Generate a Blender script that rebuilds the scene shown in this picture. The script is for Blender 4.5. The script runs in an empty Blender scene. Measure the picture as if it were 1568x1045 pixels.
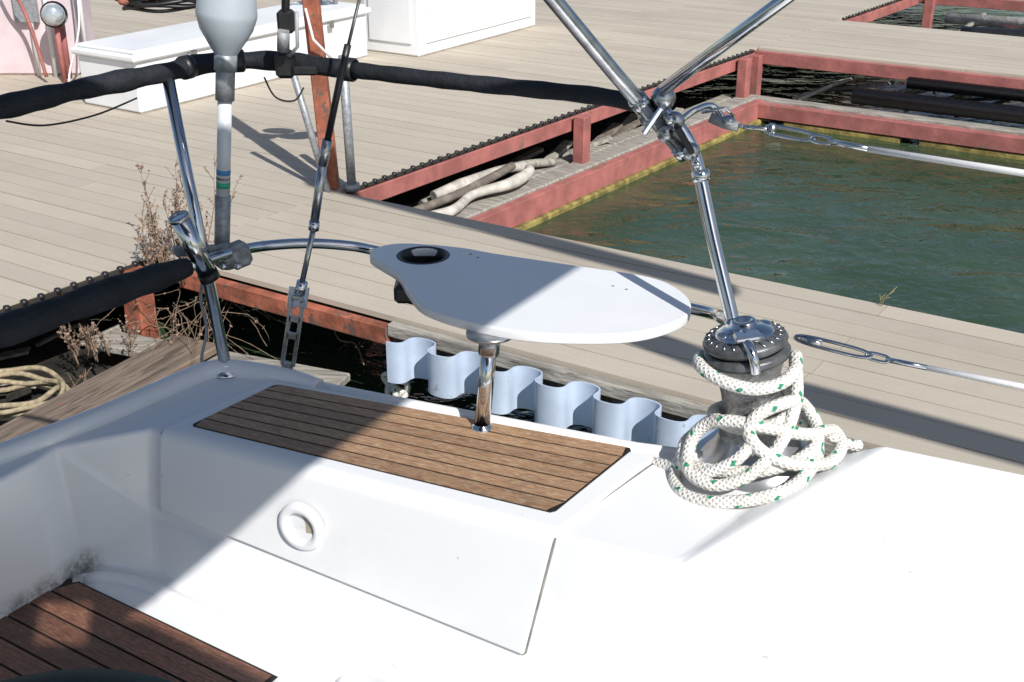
import bpy, math, random
from mathutils import Vector, Matrix
import bmesh
random.seed(7)
scene=bpy.context.scene
V=Vector
# ------------------------------------------------------------------ materials
def newmat(name):
    m=bpy.data.materials.new(name); m.use_nodes=True
    nt=m.node_tree; return m,nt,nt.nodes["Principled BSDF"]
def nd(nt,t,**k):
    n=nt.nodes.new(t)
    for a,b in k.items(): setattr(n,a,b)
    return n
def mathn(nt,op,a,b=None,c=None,clamp=False):
    n=nt.nodes.new("ShaderNodeMath"); n.operation=op; n.use_clamp=clamp
    for i,x in enumerate((a,b,c)):
        if x is None: continue
        if isinstance(x,(int,float)): n.inputs[i].default_value=x
        else: nt.links.new(x,n.inputs[i])
    return n.outputs[0]
def mix(nt,f,a,b,mode='MIX'):
    n=nt.nodes.new("ShaderNodeMix"); n.data_type='RGBA'; n.blend_type=mode
    for s,x in ((n.inputs[0],f),(n.inputs[6],a),(n.inputs[7],b)):
        if isinstance(x,(int,float)): s.default_value=x
        elif isinstance(x,tuple): s.default_value=(x[0],x[1],x[2],1)
        else: nt.links.new(x,s)
    return n.outputs[2]
def noise(nt,vec,scale,detail=4,rough=.55,dist=0):
    n=nt.nodes.new("ShaderNodeTexNoise"); n.inputs["Scale"].default_value=scale
    n.inputs["Detail"].default_value=detail; n.inputs["Roughness"].default_value=rough
    n.inputs["Distortion"].default_value=dist
    if vec is not None: nt.links.new(vec,n.inputs["Vector"])
    return n.outputs[0]
def ramp(nt,f,lo,hi):
    n=nt.nodes.new("ShaderNodeMapRange"); n.interpolation_type='SMOOTHSTEP'
    nt.links.new(f,n.inputs[0]); n.inputs[1].default_value=lo; n.inputs[2].default_value=hi
    return n.outputs[0]
def objco(nt,scale=(1,1,1),out="Object"):
    c=nt.nodes.new("ShaderNodeTexCoord"); m=nt.nodes.new("ShaderNodeMapping")
    nt.links.new(c.outputs[out],m.inputs[0]); m.inputs[3].default_value=scale
    return m.outputs[0]
def bump(nt,b,h,strength=.3,dist=.01,normal=None):
    n=nt.nodes.new("ShaderNodeBump"); n.inputs["Strength"].default_value=strength
    n.inputs["Distance"].default_value=dist; nt.links.new(h,n.inputs["Height"])
    if normal is not None: nt.links.new(normal,n.inputs["Normal"])
    nt.links.new(n.outputs[0],b.inputs["Normal"]); return n.outputs[0]
def simple(name,col,rough=.5,metal=0,var=.15,scale=8,bs=.15,bscale=60,bd=.003,stretch=(1,1,1),spots=None):
    m,nt,b=newmat(name)
    co=objco(nt,stretch)
    n1=noise(nt,co,scale,5)
    f=ramp(nt,n1,.3,.7)
    c=mix(nt,f,tuple(x*(1-var) for x in col),tuple(min(1,x*(1+var)) for x in col))
    if spots:
        f2=ramp(nt,noise(nt,co,spots[1],6,.7),spots[2],spots[2]+.08)
        c=mix(nt,f2,c,spots[0])
    nt.links.new(c,b.inputs["Base Color"])
    b.inputs["Roughness"].default_value=rough; b.inputs["Metallic"].default_value=metal
    if bs: bump(nt,b,noise(nt,co,bscale,4),bs,bd)
    return m
M={}
M['chrome']=simple('stainless_steel',(.66,.67,.69),.12,1,.08,20,.04,150,.001)
M['chromedull']=simple('dull_stainless',(.46,.47,.49),.28,1,.25,40,.15,200,.001)
M['galv']=simple('galvanised_grey',(.33,.35,.37),.5,.4,.25,60,.2,150,.002)
M['cast']=simple('cast_grey',(.30,.31,.32),.6,.3,.3,50,.5,120,.003)
M['foam']=simple('black_foam_cover',(.008,.010,.015),.75,0,.4,14,.8,35,.008,(1,1,1),((.03,.03,.032),25,.62))
M['blackp']=simple('black_plastic',(.015,.015,.017),.4,0,.3,30,.1,90)
M['redwood']=simple('red_painted_wood',(.37,.13,.115),.75,0,.22,6,.5,30,.006,(1,1,1),((.22,.13,.10),9,.57))
M['rotwood']=simple('peeling_red_wood',(.33,.105,.06),.8,0,.4,9,.6,30,.01,(1,1,1),((.14,.09,.07),14,.54))
M['greywood']=simple('weathered_wood',(.33,.31,.27),.85,0,.35,5,.7,22,.01,(1,9,4),((.15,.13,.1),6,.6))
M['darkwood']=simple('damp_board',(.18,.155,.13),.8,0,.3,5,.6,25,.01,(3,3,3),((.13,.11,.09),4,.5))
M['plank']=simple('brown_weathered_plank',(.19,.145,.11),.85,0,.35,3,.9,9,.006,(1,14,6),((.10,.075,.055),2.2,.55))
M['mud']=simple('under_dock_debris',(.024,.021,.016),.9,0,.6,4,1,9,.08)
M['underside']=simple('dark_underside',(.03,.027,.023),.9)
M['boxwhite']=simple('dock_box_fibreglass',(.78,.79,.8),.4,0,.04,3,.05,40,.003,(1,1,1),((.6,.6,.58),7,.66))
M['tablewhite']=simple('table_plastic',(.80,.81,.82),.32,0,.02,5,.03,200,.001)
M['antw']=simple('antenna_white',(.62,.66,.70),.35,0,.05,10,.05,100)
M['antdome']=simple('antenna_dome',(.40,.45,.49),.35,0,.06,10,.05,100)
M['blue']=simple('blue_band',(.05,.22,.5),.4)
M['green']=simple('green_band',(.03,.35,.2),.4)
M['sheath']=simple('white_vinyl',(.8,.8,.8),.3,0,.03)
M['wire']=simple('grey_cable',(.3,.32,.34),.5)
M['pink']=simple('pink_stucco',(.66,.55,.58),.7,0,.1,4,.2,20)
M['fender']=simple('blue_white_vinyl',(.48,.57,.71),.35,0,.10,6,.1,40,.003,(1,1,1),((.35,.4,.42),12,.62))
M['teal']=simple('teal_fabric',(.003,.035,.035),.9,0,.3,20,.3,300,.001)
M['twig']=simple('dry_stem',(.22,.15,.105),.9,0,.3,30,0)
M['leaf']=simple('dry_leaf',(.27,.185,.14),.9,0,.4,30,0)
M['weed']=simple('dry_grass',(.42,.36,.14),.8,0,.2,30,0)
M['canvas']=simple('canvas',(.03,.06,.1),.8)
M['oldhose']=simple('dirty_white_hose',(.50,.47,.42),.7,0,.3,8,.5,30,.01,(1,1,1),((.22,.19,.15),7,.6))
M['seam']=simple('seam_shadow',(.22,.22,.21),.8,0,.3,20,0)
M['tanseam']=simple('recess_tan',(.36,.31,.24),.8,0,.2,20,0)
M['algae']=simple('algae',(.25,.2,.06),.9,0,.5,12,.6,30,.01)
M['tan']=simple('tan_rope',(.35,.29,.19),.9,0,.3,40,.6,200,.004)
M['caulk']=simple('black_caulk',(.016,.015,.014),.6,0,.2,30,0)
M['glass']=simple('meter_glass',(.55,.6,.62),.08,.6,.1)
M['ringwhite']=simple('ring_plastic',(.78,.79,.80),.35,0,.02)
M['drum']=simple('winch_drum',(.42,.42,.43),.36,.9,.25,120,.9,220,.003)
M['skirt']=simple('winch_skirt',(.55,.57,.6),.30,.8,.1,20,.05,100)
M['ring']=simple('winch_ring',(.10,.105,.11),.4,.3,.3,60,.3,100,.002)

# gelcoat
m,nt,b=newmat('white_gelcoat'); M['gel']=m
co=objco(nt)
f=ramp(nt,noise(nt,co,2.2,4),.3,.7)
c=mix(nt,f,(.78,.795,.81),(.83,.84,.845))
geo=nd(nt,"ShaderNodeNewGeometry"); sep=nd(nt,"ShaderNodeSeparateXYZ"); nt.links.new(geo.outputs["Position"],sep.inputs[0])
X,Y_,Z_=sep.outputs
zz=mathn(nt,'ADD',mathn(nt,'MULTIPLY',Z_,-1),mathn(nt,'MULTIPLY',noise(nt,co,9,4),.05))
d1=mathn(nt,'MULTIPLY',ramp(nt,zz,-.650,-.600),ramp(nt,mathn(nt,'MULTIPLY',X,-1),.79,.84))
d1=mathn(nt,'MULTIPLY',d1,ramp(nt,Y_,1.80,1.87))
n2=ramp(nt,noise(nt,co,38,10,.82),.36,.62)
d1=mathn(nt,'MULTIPLY',mathn(nt,'MULTIPLY',d1,n2),.9)
c=mix(nt,d1,c,(.15,.12,.10))
n3=ramp(nt,noise(nt,co,40,3,.5),.75,.77)
c=mix(nt,mathn(nt,'MULTIPLY',n3,.5),c,(.35,.33,.3))
n4=ramp(nt,noise(nt,co,4,6,.7),.52,.75)
c=mix(nt,mathn(nt,'MULTIPLY',n4,.14),c,(.5,.49,.46))
nt.links.new(c,b.inputs["Base Color"]); b.inputs["Roughness"].default_value=.28
bump(nt,b,noise(nt,co,9,3),.03,.01)

# teak
def teak(name,c1,c2,worn,rough):
    m,nt,b=newmat(name)
    uv=nd(nt,"ShaderNodeUVMap"); mp=nd(nt,"ShaderNodeMapping"); nt.links.new(uv.outputs[0],mp.inputs[0]); mp.inputs[3].default_value=(4,60,1)
    at=nd(nt,"ShaderNodeAttribute",attribute_name="rnd")
    add=nd(nt,"ShaderNodeVectorMath",operation='ADD'); nt.links.new(mp.outputs[0],add.inputs[0])
    cx=nd(nt,"ShaderNodeCombineXYZ"); nt.links.new(mathn(nt,'MULTIPLY',at.outputs["Fac"],37),cx.inputs[0]); nt.links.new(cx.outputs[0],add.inputs[1])
    g=noise(nt,add.outputs[0],3.5,8,.7,.4)
    c=mix(nt,ramp(nt,g,.35,.68),c1,c2)
    mp2=nd(nt,"ShaderNodeMapping"); nt.links.new(uv.outputs[0],mp2.inputs[0]); mp2.inputs[3].default_value=(22,150,1)
    g2=noise(nt,mp2.outputs[0],2.0,7,.8)
    c=mix(nt,mathn(nt,'MULTIPLY',ramp(nt,g2,.52,.61),.75),c,worn)
    c=mix(nt,mathn(nt,'MULTIPLY',ramp(nt,g2,.46,.37),.75),c,tuple(x*.3 for x in c1))
    mp3=nd(nt,"ShaderNodeMapping"); nt.links.new(uv.outputs[0],mp3.inputs[0]); mp3.inputs[3].default_value=(8,12,1)
    g3=noise(nt,mp3.outputs[0],1,5,.7)
    c=mix(nt,mathn(nt,'MULTIPLY',ramp(nt,g3,.5,.72),.5),c,tuple(x*.55 for x in c1))
    v=mathn(nt,'ADD',mathn(nt,'MULTIPLY',at.outputs["Fac"],.4),.8)
    hs=nd(nt,"ShaderNodeHueSaturation"); nt.links.new(v,hs.inputs["Value"]); nt.links.new(c,hs.inputs["Color"])
    nt.links.new(hs.outputs[0],b.inputs["Base Color"])
    nt.links.new(mathn(nt,'ADD',mathn(nt,'MULTIPLY',g2,.4),rough-.2),b.inputs["Roughness"])
    bump(nt,b,g2,.5,.002)
    return m
M['teak']=teak('varnished_teak',(.27,.15,.082),(.43,.265,.15),(.56,.45,.33),.48)
M['teak2']=teak('dark_teak',(.13,.055,.036),(.22,.10,.06),(.28,.18,.13),.42)

# composite dock boards
m,nt,b=newmat('composite_decking'); M['deck']=m
at=nd(nt,"ShaderNodeAttribute",attribute_name="rnd")
co=objco(nt,(.5,12,1)); co1=objco(nt)
g=noise(nt,co,6,6,.6)
c=mix(nt,g,(.43,.38,.305),(.56,.50,.415))
st=ramp(nt,noise(nt,co1,.9,6,.65),.42,.75)
c=mix(nt,mathn(nt,'MULTIPLY',st,.4),c,(.35,.30,.24))
sp=ramp(nt,noise(nt,co1,17,5,.7),.66,.74)
c=mix(nt,mathn(nt,'MULTIPLY',sp,.45),c,(.22,.18,.14))
fg=noise(nt,co1,140,3,.6)
c=mix(nt,mathn(nt,'MULTIPLY',ramp(nt,fg,.3,.7),.18),c,(.26,.22,.17))
v=mathn(nt,'ADD',mathn(nt,'MULTIPLY',at.outputs["Fac"],.13),.94)
hs=nd(nt,"ShaderNodeHueSaturation"); nt.links.new(v,hs.inputs["Value"]); nt.links.new(c,hs.inputs["Color"])
nt.links.new(hs.outputs[0],b.inputs["Base Color"]); b.inputs["Roughness"].default_value=.8
bump(nt,b,g,.25,.003)

# water
m,nt,b=newmat('harbour_water'); M['water']=m
co=objco(nt,(1,1,1)); 
c=mix(nt,ramp(nt,noise(nt,co,.8,3),.3,.7),(.030,.056,.028),(.044,.076,.040))
nt.links.new(c,b.inputs["Base Color"]); b.inputs["Roughness"].default_value=.03; b.inputs["IOR"].default_value=1.36
co2=objco(nt,(1,1.3,1))
h=mathn(nt,'ADD',noise(nt,co2,1.3,2,.5,.6),mathn(nt,'MULTIPLY',noise(nt,co2,5,3,.6,1.0),.25))
bump(nt,b,h,.7,.075)

# rope
m,nt,b=newmat('braided_rope'); M['rope']=m
uv=nd(nt,"ShaderNodeUVMap"); sp=nd(nt,"ShaderNodeSeparateXYZ"); nt.links.new(uv.outputs[0],sp.inputs[0])
u,v=sp.outputs[0],sp.outputs[1]
k=90.0
a1=mathn(nt,'SINE',mathn(nt,'MULTIPLY',mathn(nt,'ADD',mathn(nt,'MULTIPLY',u,6),mathn(nt,'MULTIPLY',v,k)),6.283))
a2=mathn(nt,'SINE',mathn(nt,'MULTIPLY',mathn(nt,'SUBTRACT',mathn(nt,'MULTIPLY',u,6),mathn(nt,'MULTIPLY',v,k)),6.283))
h=mathn(nt,'MAXIMUM',a1,a2)
f1=mathn(nt,'FRACT',mathn(nt,'ADD',mathn(nt,'MULTIPLY',u,1),mathn(nt,'MULTIPLY',v,16)))
f2=mathn(nt,'FRACT',mathn(nt,'SUBTRACT',mathn(nt,'MULTIPLY',u,2),mathn(nt,'MULTIPLY',v,14)))
g=mathn(nt,'MULTIPLY',mathn(nt,'LESS_THAN',f1,.15),mathn(nt,'LESS_THAN',f2,.30))
c=mix(nt,ramp(nt,noise(nt,objco(nt),30,4),.35,.7),(.80,.79,.75),(.64,.61,.56))
c=mix(nt,mathn(nt,'MULTIPLY',ramp(nt,h,.35,-.2),.28),c,(.38,.36,.33))
c=mix(nt,g,c,(.03,.27,.15))
nt.links.new(c,b.inputs["Base Color"]); b.inputs["Roughness"].default_value=.85
bump(nt,b,h,.6,.002)

# ------------------------------------------------------------------ mesh builder
def frame(a):
    a=a.normalized(); u=a.cross(V((0,0,1)))
    if u.length<1e-3: u=V((1,0,0))
    u.normalize(); return a,u,a.cross(u)
def smooth_path(P,n=8,closed=False):
    P=[V(p) for p in P]; out=[]; N=len(P)
    rng=range(N if closed else N-1)
    for i in rng:
        if closed: p0,p1,p2,p3=P[i-1],P[i],P[(i+1)%N],P[(i+2)%N]
        else: p0,p1,p2,p3=P[max(i-1,0)],P[i],P[i+1],P[min(i+2,N-1)]
        for j in range(n):
            t=j/n
            out.append(.5*((2*p1)+(p2-p0)*t+(2*p0-5*p1+4*p2-p3)*t*t+(3*p1-p0-3*p2+p3)*t**3))
    if not closed: out.append(P[-1])
    return out
class MB:
    def __init__(s): s.v=[];s.f=[];s.m=[];s.uv=[];s.sm=[];s.r=[];s.mats=[]
    def mi(s,k):
        if k not in s.mats: s.mats.append(k)
        return s.mats.index(k)
    def face(s,idx,mat,uv=None,smooth=False,rnd=0):
        s.f.append(tuple(idx)); s.m.append(s.mi(mat)); s.uv.append(uv or [(0,0)]*len(idx)); s.sm.append(smooth); s.r.append(rnd)
    def tube(s,P,r,mat,seg=12,cap=True,vs=0):
        P=[V(p) for p in P]; n=len(P)
        R=r if callable(r) else (lambda t:r)
        t0=(P[1]-P[0]).normalized(); _,u,w=frame(t0); base=len(s.v); L=0
        lens=[0]
        for i in range(1,n): lens.append(lens[-1]+(P[i]-P[i-1]).length)
        for i in range(n):
            t=(P[min(i+1,n-1)]-P[max(i-1,0)])
            t=t.normalized() if t.length>1e-9 else t0
            u=(u-t*u.dot(t)); u.normalize(); w=t.cross(u)
            rr=R(lens[i]/max(lens[-1],1e-6))
            for j in range(seg):
                a=2*math.pi*j/seg
                s.v.append(P[i]+(u*math.cos(a)+w*math.sin(a))*rr)
        for i in range(n-1):
            for j in range(seg):
                k=(j+1)%seg
                s.face((base+i*seg+j,base+i*seg+k,base+(i+1)*seg+k,base+(i+1)*seg+j),mat,
                    [(j/seg,lens[i]),((j+1)/seg,lens[i]),((j+1)/seg,lens[i+1]),(j/seg,lens[i+1])],True)
        if cap:
            s.face([base+j for j in range(seg)][::-1],mat); s.face([base+(n-1)*seg+j for j in range(seg)],mat)
    def lathe(s,o,axis,prof,mat,seg=32,cap=False):
        o=V(o); a,u,w=frame(V(axis)); base=len(s.v); n=len(prof)
        for r,h in prof:
            for j in range(seg):
                t=2*math.pi*j/seg; s.v.append(o+a*h+(u*math.cos(t)+w*math.sin(t))*r)
        for i in range(n-1):
            for j in range(seg):
                k=(j+1)%seg
                s.face((base+i*seg+j,base+i*seg+k,base+(i+1)*seg+k,base+(i+1)*seg+j),mat,None,True)
        if cap:
            s.face([base+j for j in range(seg)][::-1],mat); s.face([base+(n-1)*seg+j for j in range(seg)],mat)
    def box(s,c,size,mat,ax=None,rnd=0,bev=0):
        c=V(c); ax=[V(a) for a in (ax or ((1,0,0),(0,1,0),(0,0,1)))]
        hx,hy,hz=[x/2 for x in size]; b=min(bev,hx*.9,hy*.9,hz*.9)
        base=len(s.v)
        if b<=0:
            for z in (-1,1):
                for x,y in ((-1,-1),(1,-1),(1,1),(-1,1)): s.v.append(c+ax[0]*x*hx+ax[1]*y*hy+ax[2]*z*hz)
            F=[(3,2,1,0),(4,5,6,7),(0,1,5,4),(1,2,6,5),(2,3,7,6),(3,0,4,7)]
            for f in F: s.face([base+i for i in f],mat,None,False,rnd)
        else:
            rings=[(-hz,b),(-hz+b,0),(hz-b,0),(hz,b)]
            for z,ins in rings:
                e=ins
                for x,y in ((-hx+e+ (b if not e else 0),-hy+e),(hx-e-(b if not e else 0),-hy+e),(hx-e,-hy+e+(b if not e else 0)),(hx-e,hy-e-(b if not e else 0)),
                            (hx-e-(b if not e else 0),hy-e),(-hx+e+(b if not e else 0),hy-e),(-hx+e,hy-e-(b if not e else 0)),(-hx+e,-hy+e+(b if not e else 0))):
                    s.v.append(c+ax[0]*x+ax[1]*y+ax[2]*z)
            for i in range(3):
                for j in range(8):
                    k=(j+1)%8; s.face([base+i*8+j,base+i*8+k,base+i*8+8+k,base+i*8+8+j],mat,None,False,rnd)
            s.face([base+j for j in range(8)][::-1],mat,None,False,rnd); s.face([base+24+j for j in range(8)],mat,None,False,rnd)
    def beam(s,a,b_,wd,ht,mat,bev=.004,up=V((0,0,1)),rnd=0):
        a=V(a);b_=V(b_); t=(b_-a); L=t.length; t.normalize(); sd=up.cross(t)
        if sd.length<1e-4: sd=V((1,0,0))
        sd.normalize(); u2=t.cross(sd)
        s.box((a+b_)/2,(L,wd,ht),mat,(t,sd,u2),rnd,bev)
    def ribbon(s,P,z0,z1,th,mat):
        n=len(P)
        rows=[[],[],[],[]]
        for i,p in enumerate(P):
            t=(P[min(i+1,n-1)]-P[max(i-1,0)]); t.z=0; t.normalize(); nn=V((-t.y,t.x,0))*th/2
            for q,z,k in ((p+nn,z0,0),(p+nn,z1,1),(p-nn,z1,2),(p-nn,z0,3)): rows[k].append(V((q.x,q.y,z)))
        for a_,b_,sm in ((0,1,True),(1,2,False),(2,3,True),(3,0,False)):
            base=len(s.v); s.v+=rows[a_]+rows[b_]
            for i in range(n-1): s.face((base+i,base+n+i,base+n+i+1,base+i+1),mat,None,sm)
    def poly(s,P,mat,rnd=0,uv=None):
        base=len(s.v); s.v+= [V(p) for p in P]; s.face(range(base,base+len(P)),mat,uv,False,rnd)
    def ball(s,c,r,mat,sc=(1,1,1),seg=14):
        prof=[(max(1e-4,r*math.sin(math.pi*i/10)),-r*math.cos(math.pi*i/10)) for i in range(11)]
        b0=len(s.v); s.lathe((0,0,0),(0,0,1),prof,mat,seg)
        for i in range(b0,len(s.v)):
            p=s.v[i]; s.v[i]=V((p.x*sc[0],p.y*sc[1],p.z*sc[2]))+V(c)
    def make(s,name,loc=(0,0,0),rotz=0,parent=None,bevel=None):
        me=bpy.data.meshes.new(name); me.from_pydata([tuple(v) for v in s.v],[],s.f)
        for k in s.mats: me.materials.append(M[k])
        me.polygons.foreach_set("material_index",s.m); me.polygons.foreach_set("use_smooth",s.sm)
        ul=me.uv_layers.new(name="UVMap"); flat=[c for f in s.uv for p in f for c in p]; ul.data.foreach_set("uv",flat)
        at=me.attributes.new("rnd",'FLOAT','FACE'); at.data.foreach_set("value",s.r)
        me.validate(); me.update()
        o=bpy.data.objects.new(name,me); bpy.context.collection.objects.link(o)
        o.location=loc; o.rotation_euler=(0,0,rotz)
        if parent: o.parent=parent
        if bevel:
            md=o.modifiers.new("b",'BEVEL'); md.width=bevel[0]; md.segments=bevel[1]; md.limit_method='ANGLE'; md.angle_limit=math.radians(bevel[2] if len(bevel)>2 else 9)
            md.use_clamp_overlap=False; md.harden_normals=False
            wn=o.modifiers.new("w",'WEIGHTED_NORMAL'); wn.weight=100; wn.keep_sharp=False
        return o
def empty(name):
    o=bpy.data.objects.new(name,None); bpy.context.collection.objects.link(o); return o

# ------------------------------------------------------------------ dock (local x = along finger, y = along main walkway)
DL=(-.861,6.592,0); DR=math.atan2(-.541,.841)
def edge(r): return .055*r-.07
b=MB(); b.poly([(-150,-150,-.55),(150,-150,-.55),(150,150,-.55),(-150,150,-.55)],'water'); b.make('water')
b=MB(); pw=.14
r=-7.0
while r<15:
    e=edge(r+pw/2)
    cuts=[-11.0]
    x=-11+random.uniform(2,3.6)
    while x<e-1.2: cuts.append(x); x+=3.66
    cuts.append(e)
    for i in range(len(cuts)-1):
        a_,b_=cuts[i],cuts[i+1]
        b.box(((a_+b_)/2,r+pw/2,-.0125+random.uniform(-.0012,.0012)),(b_-a_-.003,pw-.006,.025),'deck',None,random.random())
    r+=pw
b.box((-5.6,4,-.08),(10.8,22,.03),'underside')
b.make('main_dock_walkway',DL,DR)
def finger(r0,r1,s0,s1):
    b=MB(); n=round((r1-r0)/.14); w=(r1-r0)/n
    for i in range(n):
        s_st=edge(r0+(i+.5)*w)+.006
        cuts=[s_st]; x=s_st+random.choice([1.8,3.1,4.4])
        while x<s1-1: cuts.append(x); x+=3.66
        cuts.append(s1)
        for j in range(len(cuts)-1):
            b.box(((cuts[j]+cuts[j+1])/2,r0+(i+.5)*w,-.0125+random.uniform(-.0012,.0012)),(cuts[j+1]-cuts[j]-.003,w-.006,.025),'deck',None,random.random())
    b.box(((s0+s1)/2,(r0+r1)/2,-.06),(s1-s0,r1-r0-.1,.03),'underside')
    return b
b=finger(-1.36,-.10,0,9)
b.beam((0,-.085,-.08),(9,-.085,-.08),.03,.12,'greywood')
b.beam((1.3,-1.385,-.045),(9,-1.385,-.045),.045,.06,'greywood',.006)
b.beam((1.3,-1.33,-.15),(9,-1.33,-.15),.05,.12,'darkwood')
b.beam((.05,-1.385,-.075),(1.3,-1.385,-.075),.05,.085,'rotwood',.006)
for x in (4,6.5): 
    b.box((x,-.75,-.35),(1.6,1.0,.36),'blackp',None,0,.04)
b.make('finger_dock',DL,DR)
b=finger(5.28,7.1,.3,12)
b.beam((.2,5.25,-.075),(12,5.25,-.075),.05,.11,'redwood')
b.beam((.2,7.13,-.06),(12,7.13,-.06),.04,.09,'redwood')
b.beam((.3,4.83,-.44),(12,4.83,-.44),.1,.12,'redwood')
b.beam((.3,4.95,-.375),(12,4.95,-.375),.14,.03,'greywood')
x=.25
while x<12:
    b.box((x,5.2,-.25),(.1,.1,.4),'redwood',None,0,.005); x+=2.4
x=.7
while x<12:
    b.box((x+.5,5.15,-.56),(1.0,.6,.12),'blackp',None,0,.03)
    b.box((x+.5,4.83,-.545),(1.0,.08,.07),'algae',None,0,.01); x+=1.15
b.tube([(1.2,5.05,-.27),(6,5.07,-.25),(12,5.05,-.26)],.07,'blackp')
b.tube([(1.6,5.2,-.14),(6,5.22,-.15),(12,5.2,-.14)],.05,'blackp')
random.seed(31)
for i in range(14):
    x=random.uniform(.5,3.5); b.beam((x,5.6+random.uniform(-.2,.4),-.45),(x+random.uniform(.3,.9),5.2+random.uniform(0,.3),-.2),.07,.03,random.choice(['greywood','darkwood','oldhose']))
b.make('finger_dock',DL,DR)
b=finger(9.6,11.0,.45,14)
b.beam((.4,9.57,-.075),(14,9.57,-.075),.05,.11,'redwood')
b.beam((.5,9.2,-.42),(14,9.2,-.42),.1,.12,'redwood')
x=.6
while x<14: b.box((x,9.5,-.25),(.1,.1,.4),'redwood',None,0,.005); x+=1.8
b.tube([(.9,9.1,-.2),(3,9.0,-.15),(4.6,9.2,-.25),(7,9.0,-.2)],.06,'oldhose')
b.make('finger_dock',DL,DR)

b=MB()
def wl(r,ds=0,z=0): return (edge(r)+ds,r,z)
b.beam(wl(0,.0,-.085),wl(5.2,0,-.085),.045,.10,'redwood')
b.beam(wl(-6,-.0,-.085),wl(-1.5,0,-.085),.045,.10,'rotwood')
b.beam(wl(7.2,.0,-.085),wl(9.5,0,-.085),.045,.10,'redwood')
b.beam(wl(.45,.24,-.44),wl(4.9,.24,-.44),.07,.15,'redwood')
b.beam(wl(.30,.12,-.372),wl(4.9,.12,-.372),.16,.04,'greywood',.008)
b.beam(wl(.55,-.06,-.385),wl(4.9,-.06,-.385),.12,.04,'greywood',.008)
b.beam(wl(.4,.27,-.56),wl(4.9,.27,-.56),.07,.09,'algae',.01)
for r in (2.28,4.85): 
    b.box((edge(r)+.09,r,-.2),(.09,.1,.36),'redwood',None,0,.006)
b.box((-.12,-1.52,-.22),(.12,.10,.40),'rotwood',None,0,.008)
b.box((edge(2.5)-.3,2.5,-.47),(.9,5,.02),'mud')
random.seed(17)
for i in range(10):
    rr=random.uniform(.3,4.5); b.beam(wl(rr,random.uniform(-.4,0),-.42),wl(rr+random.uniform(.2,.8),random.uniform(-.3,.05),-.32),random.uniform(.04,.1),.03,random.choice(['greywood','darkwood']))
b.make('dock_edge_framing',DL,DR)
b=MB()
r=-6
while r<9.4:
    if not (-1.4<r<-.05) and not(5.2<=r<=7.2):
        b.lathe((edge(r)+.006,r,-.02),(0,0,1),[(.002,0),(.017,0),(.018,.012),(.014,.022),(.002,.025)],'blackp',7)
    r+=.085
b.beam(wl(-6,.008,-.018),wl(-1.42,.008,-.018),.014,.022,'underside',.002)
b.beam(wl(0,.008,-.018),wl(5.2,.008,-.018),.014,.022,'underside',.002)
b.make('dock_edge_bumper',DL,DR)
# old flattened fender hose lying folded on the shelf
b=MB()
b.tube(smooth_path([wl(.50,.05,-.32),wl(.75,.13,-.31),wl(1.05,.07,-.29),wl(1.35,.14,-.28),wl(1.62,.10,-.27),wl(1.66,.02,-.26),wl(1.45,-.02,-.24),wl(1.1,-.0,-.23),wl(.8,-.05,-.26)],8),lambda t:.042-.012*abs(math.sin(t*7)),'oldhose')
b.tube(smooth_path([wl(.45,-.03,-.30),wl(.9,.03,-.27),wl(1.25,.06,-.23),wl(1.5,.05,-.21)],8),.028,'darkwood')
b.tube(smooth_path([wl(.8,-.15,-.33),wl(1.2,-.12,-.28),wl(1.8,-.1,-.3),wl(2.1,-.02,-.33)],8),.03,'greywood')
b.make('old_hose',DL,DR)

# scalloped vinyl dock bumper
b=MB(); P=[]
per=.256
for i in range(0,7*32+1):
    t=i/32; ph=2*math.pi*t
    P.append(V((1.39+per*t+.022*math.sin(2*ph), -1.472-.054*math.cos(ph), 0)))
b.ribbon(P,-.215,-.03,.006,'fender')
for i in range(8): b.box((1.39+per*(i+.5),-1.412,-.05),(.05,.012,.03),'galv')
b.make('dock_bumper_strip',DL,DR)

b=MB()
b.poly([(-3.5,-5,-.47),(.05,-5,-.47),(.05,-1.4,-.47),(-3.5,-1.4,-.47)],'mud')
random.seed(3)
for i in range(26):
    x=random.uniform(-1.2,.1);y=random.uniform(-3.3,-1.5);a=random.uniform(0,3.14);l=random.uniform(.1,.35)
    b.beam((x,y,-.43),(x+l*math.cos(a),y+l*math.sin(a),-.40),random.uniform(.02,.07),.015,random.choice(['darkwood','mud','greywood']))
b.make('shore_debris',DL,DR)
b=MB(); b.box((0,0,0),(1.76,.27,.035),'plank',None,0,.004)
for x,y in ((.8,.08),(.79,-.07),(.1,.06)): b.lathe((x,y,.0178),(0,0,1),[(.008,0),(.0001,.001)],'rotwood',8)
b.make('weathered_plank',(-1.85,4.335,-.285),math.atan2(1.57,.80))
b=MB(); b.beam((-1.95,5.25,-.33),(-.75,4.83,-.36),.16,.04,'greywood',.006); b.beam((-1.5,4.95,-.40),(-.8,4.3,-.40),.12,.04,'darkwood',.006)
b.make('weathered_plank')
b=MB(); P=[]
for i in range(150):
    t=i/150*2*math.pi*4; rr=.17+.02*math.sin(i*.37)+.02*(i/150)
    P.append(V((-2.17+rr*1.3*math.cos(t),4.72+rr*math.sin(t),-.40+.0006*i+.008*math.sin(i*.9))))
b.tube(P,.012,'tan',8); b.make('coiled_rope')
b=MB(); P=[]
random.seed(5)
for i in range(14): P.append(V((-.50+random.uniform(-.05,.05),4.66+random.uniform(-.03,.03),-.30+random.uniform(-.06,.07))))
P.append(V((-.47,4.75,-.1)))
b.tube(smooth_path(P,8),.013,'rope',8); b.make('rope_knot')
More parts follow.
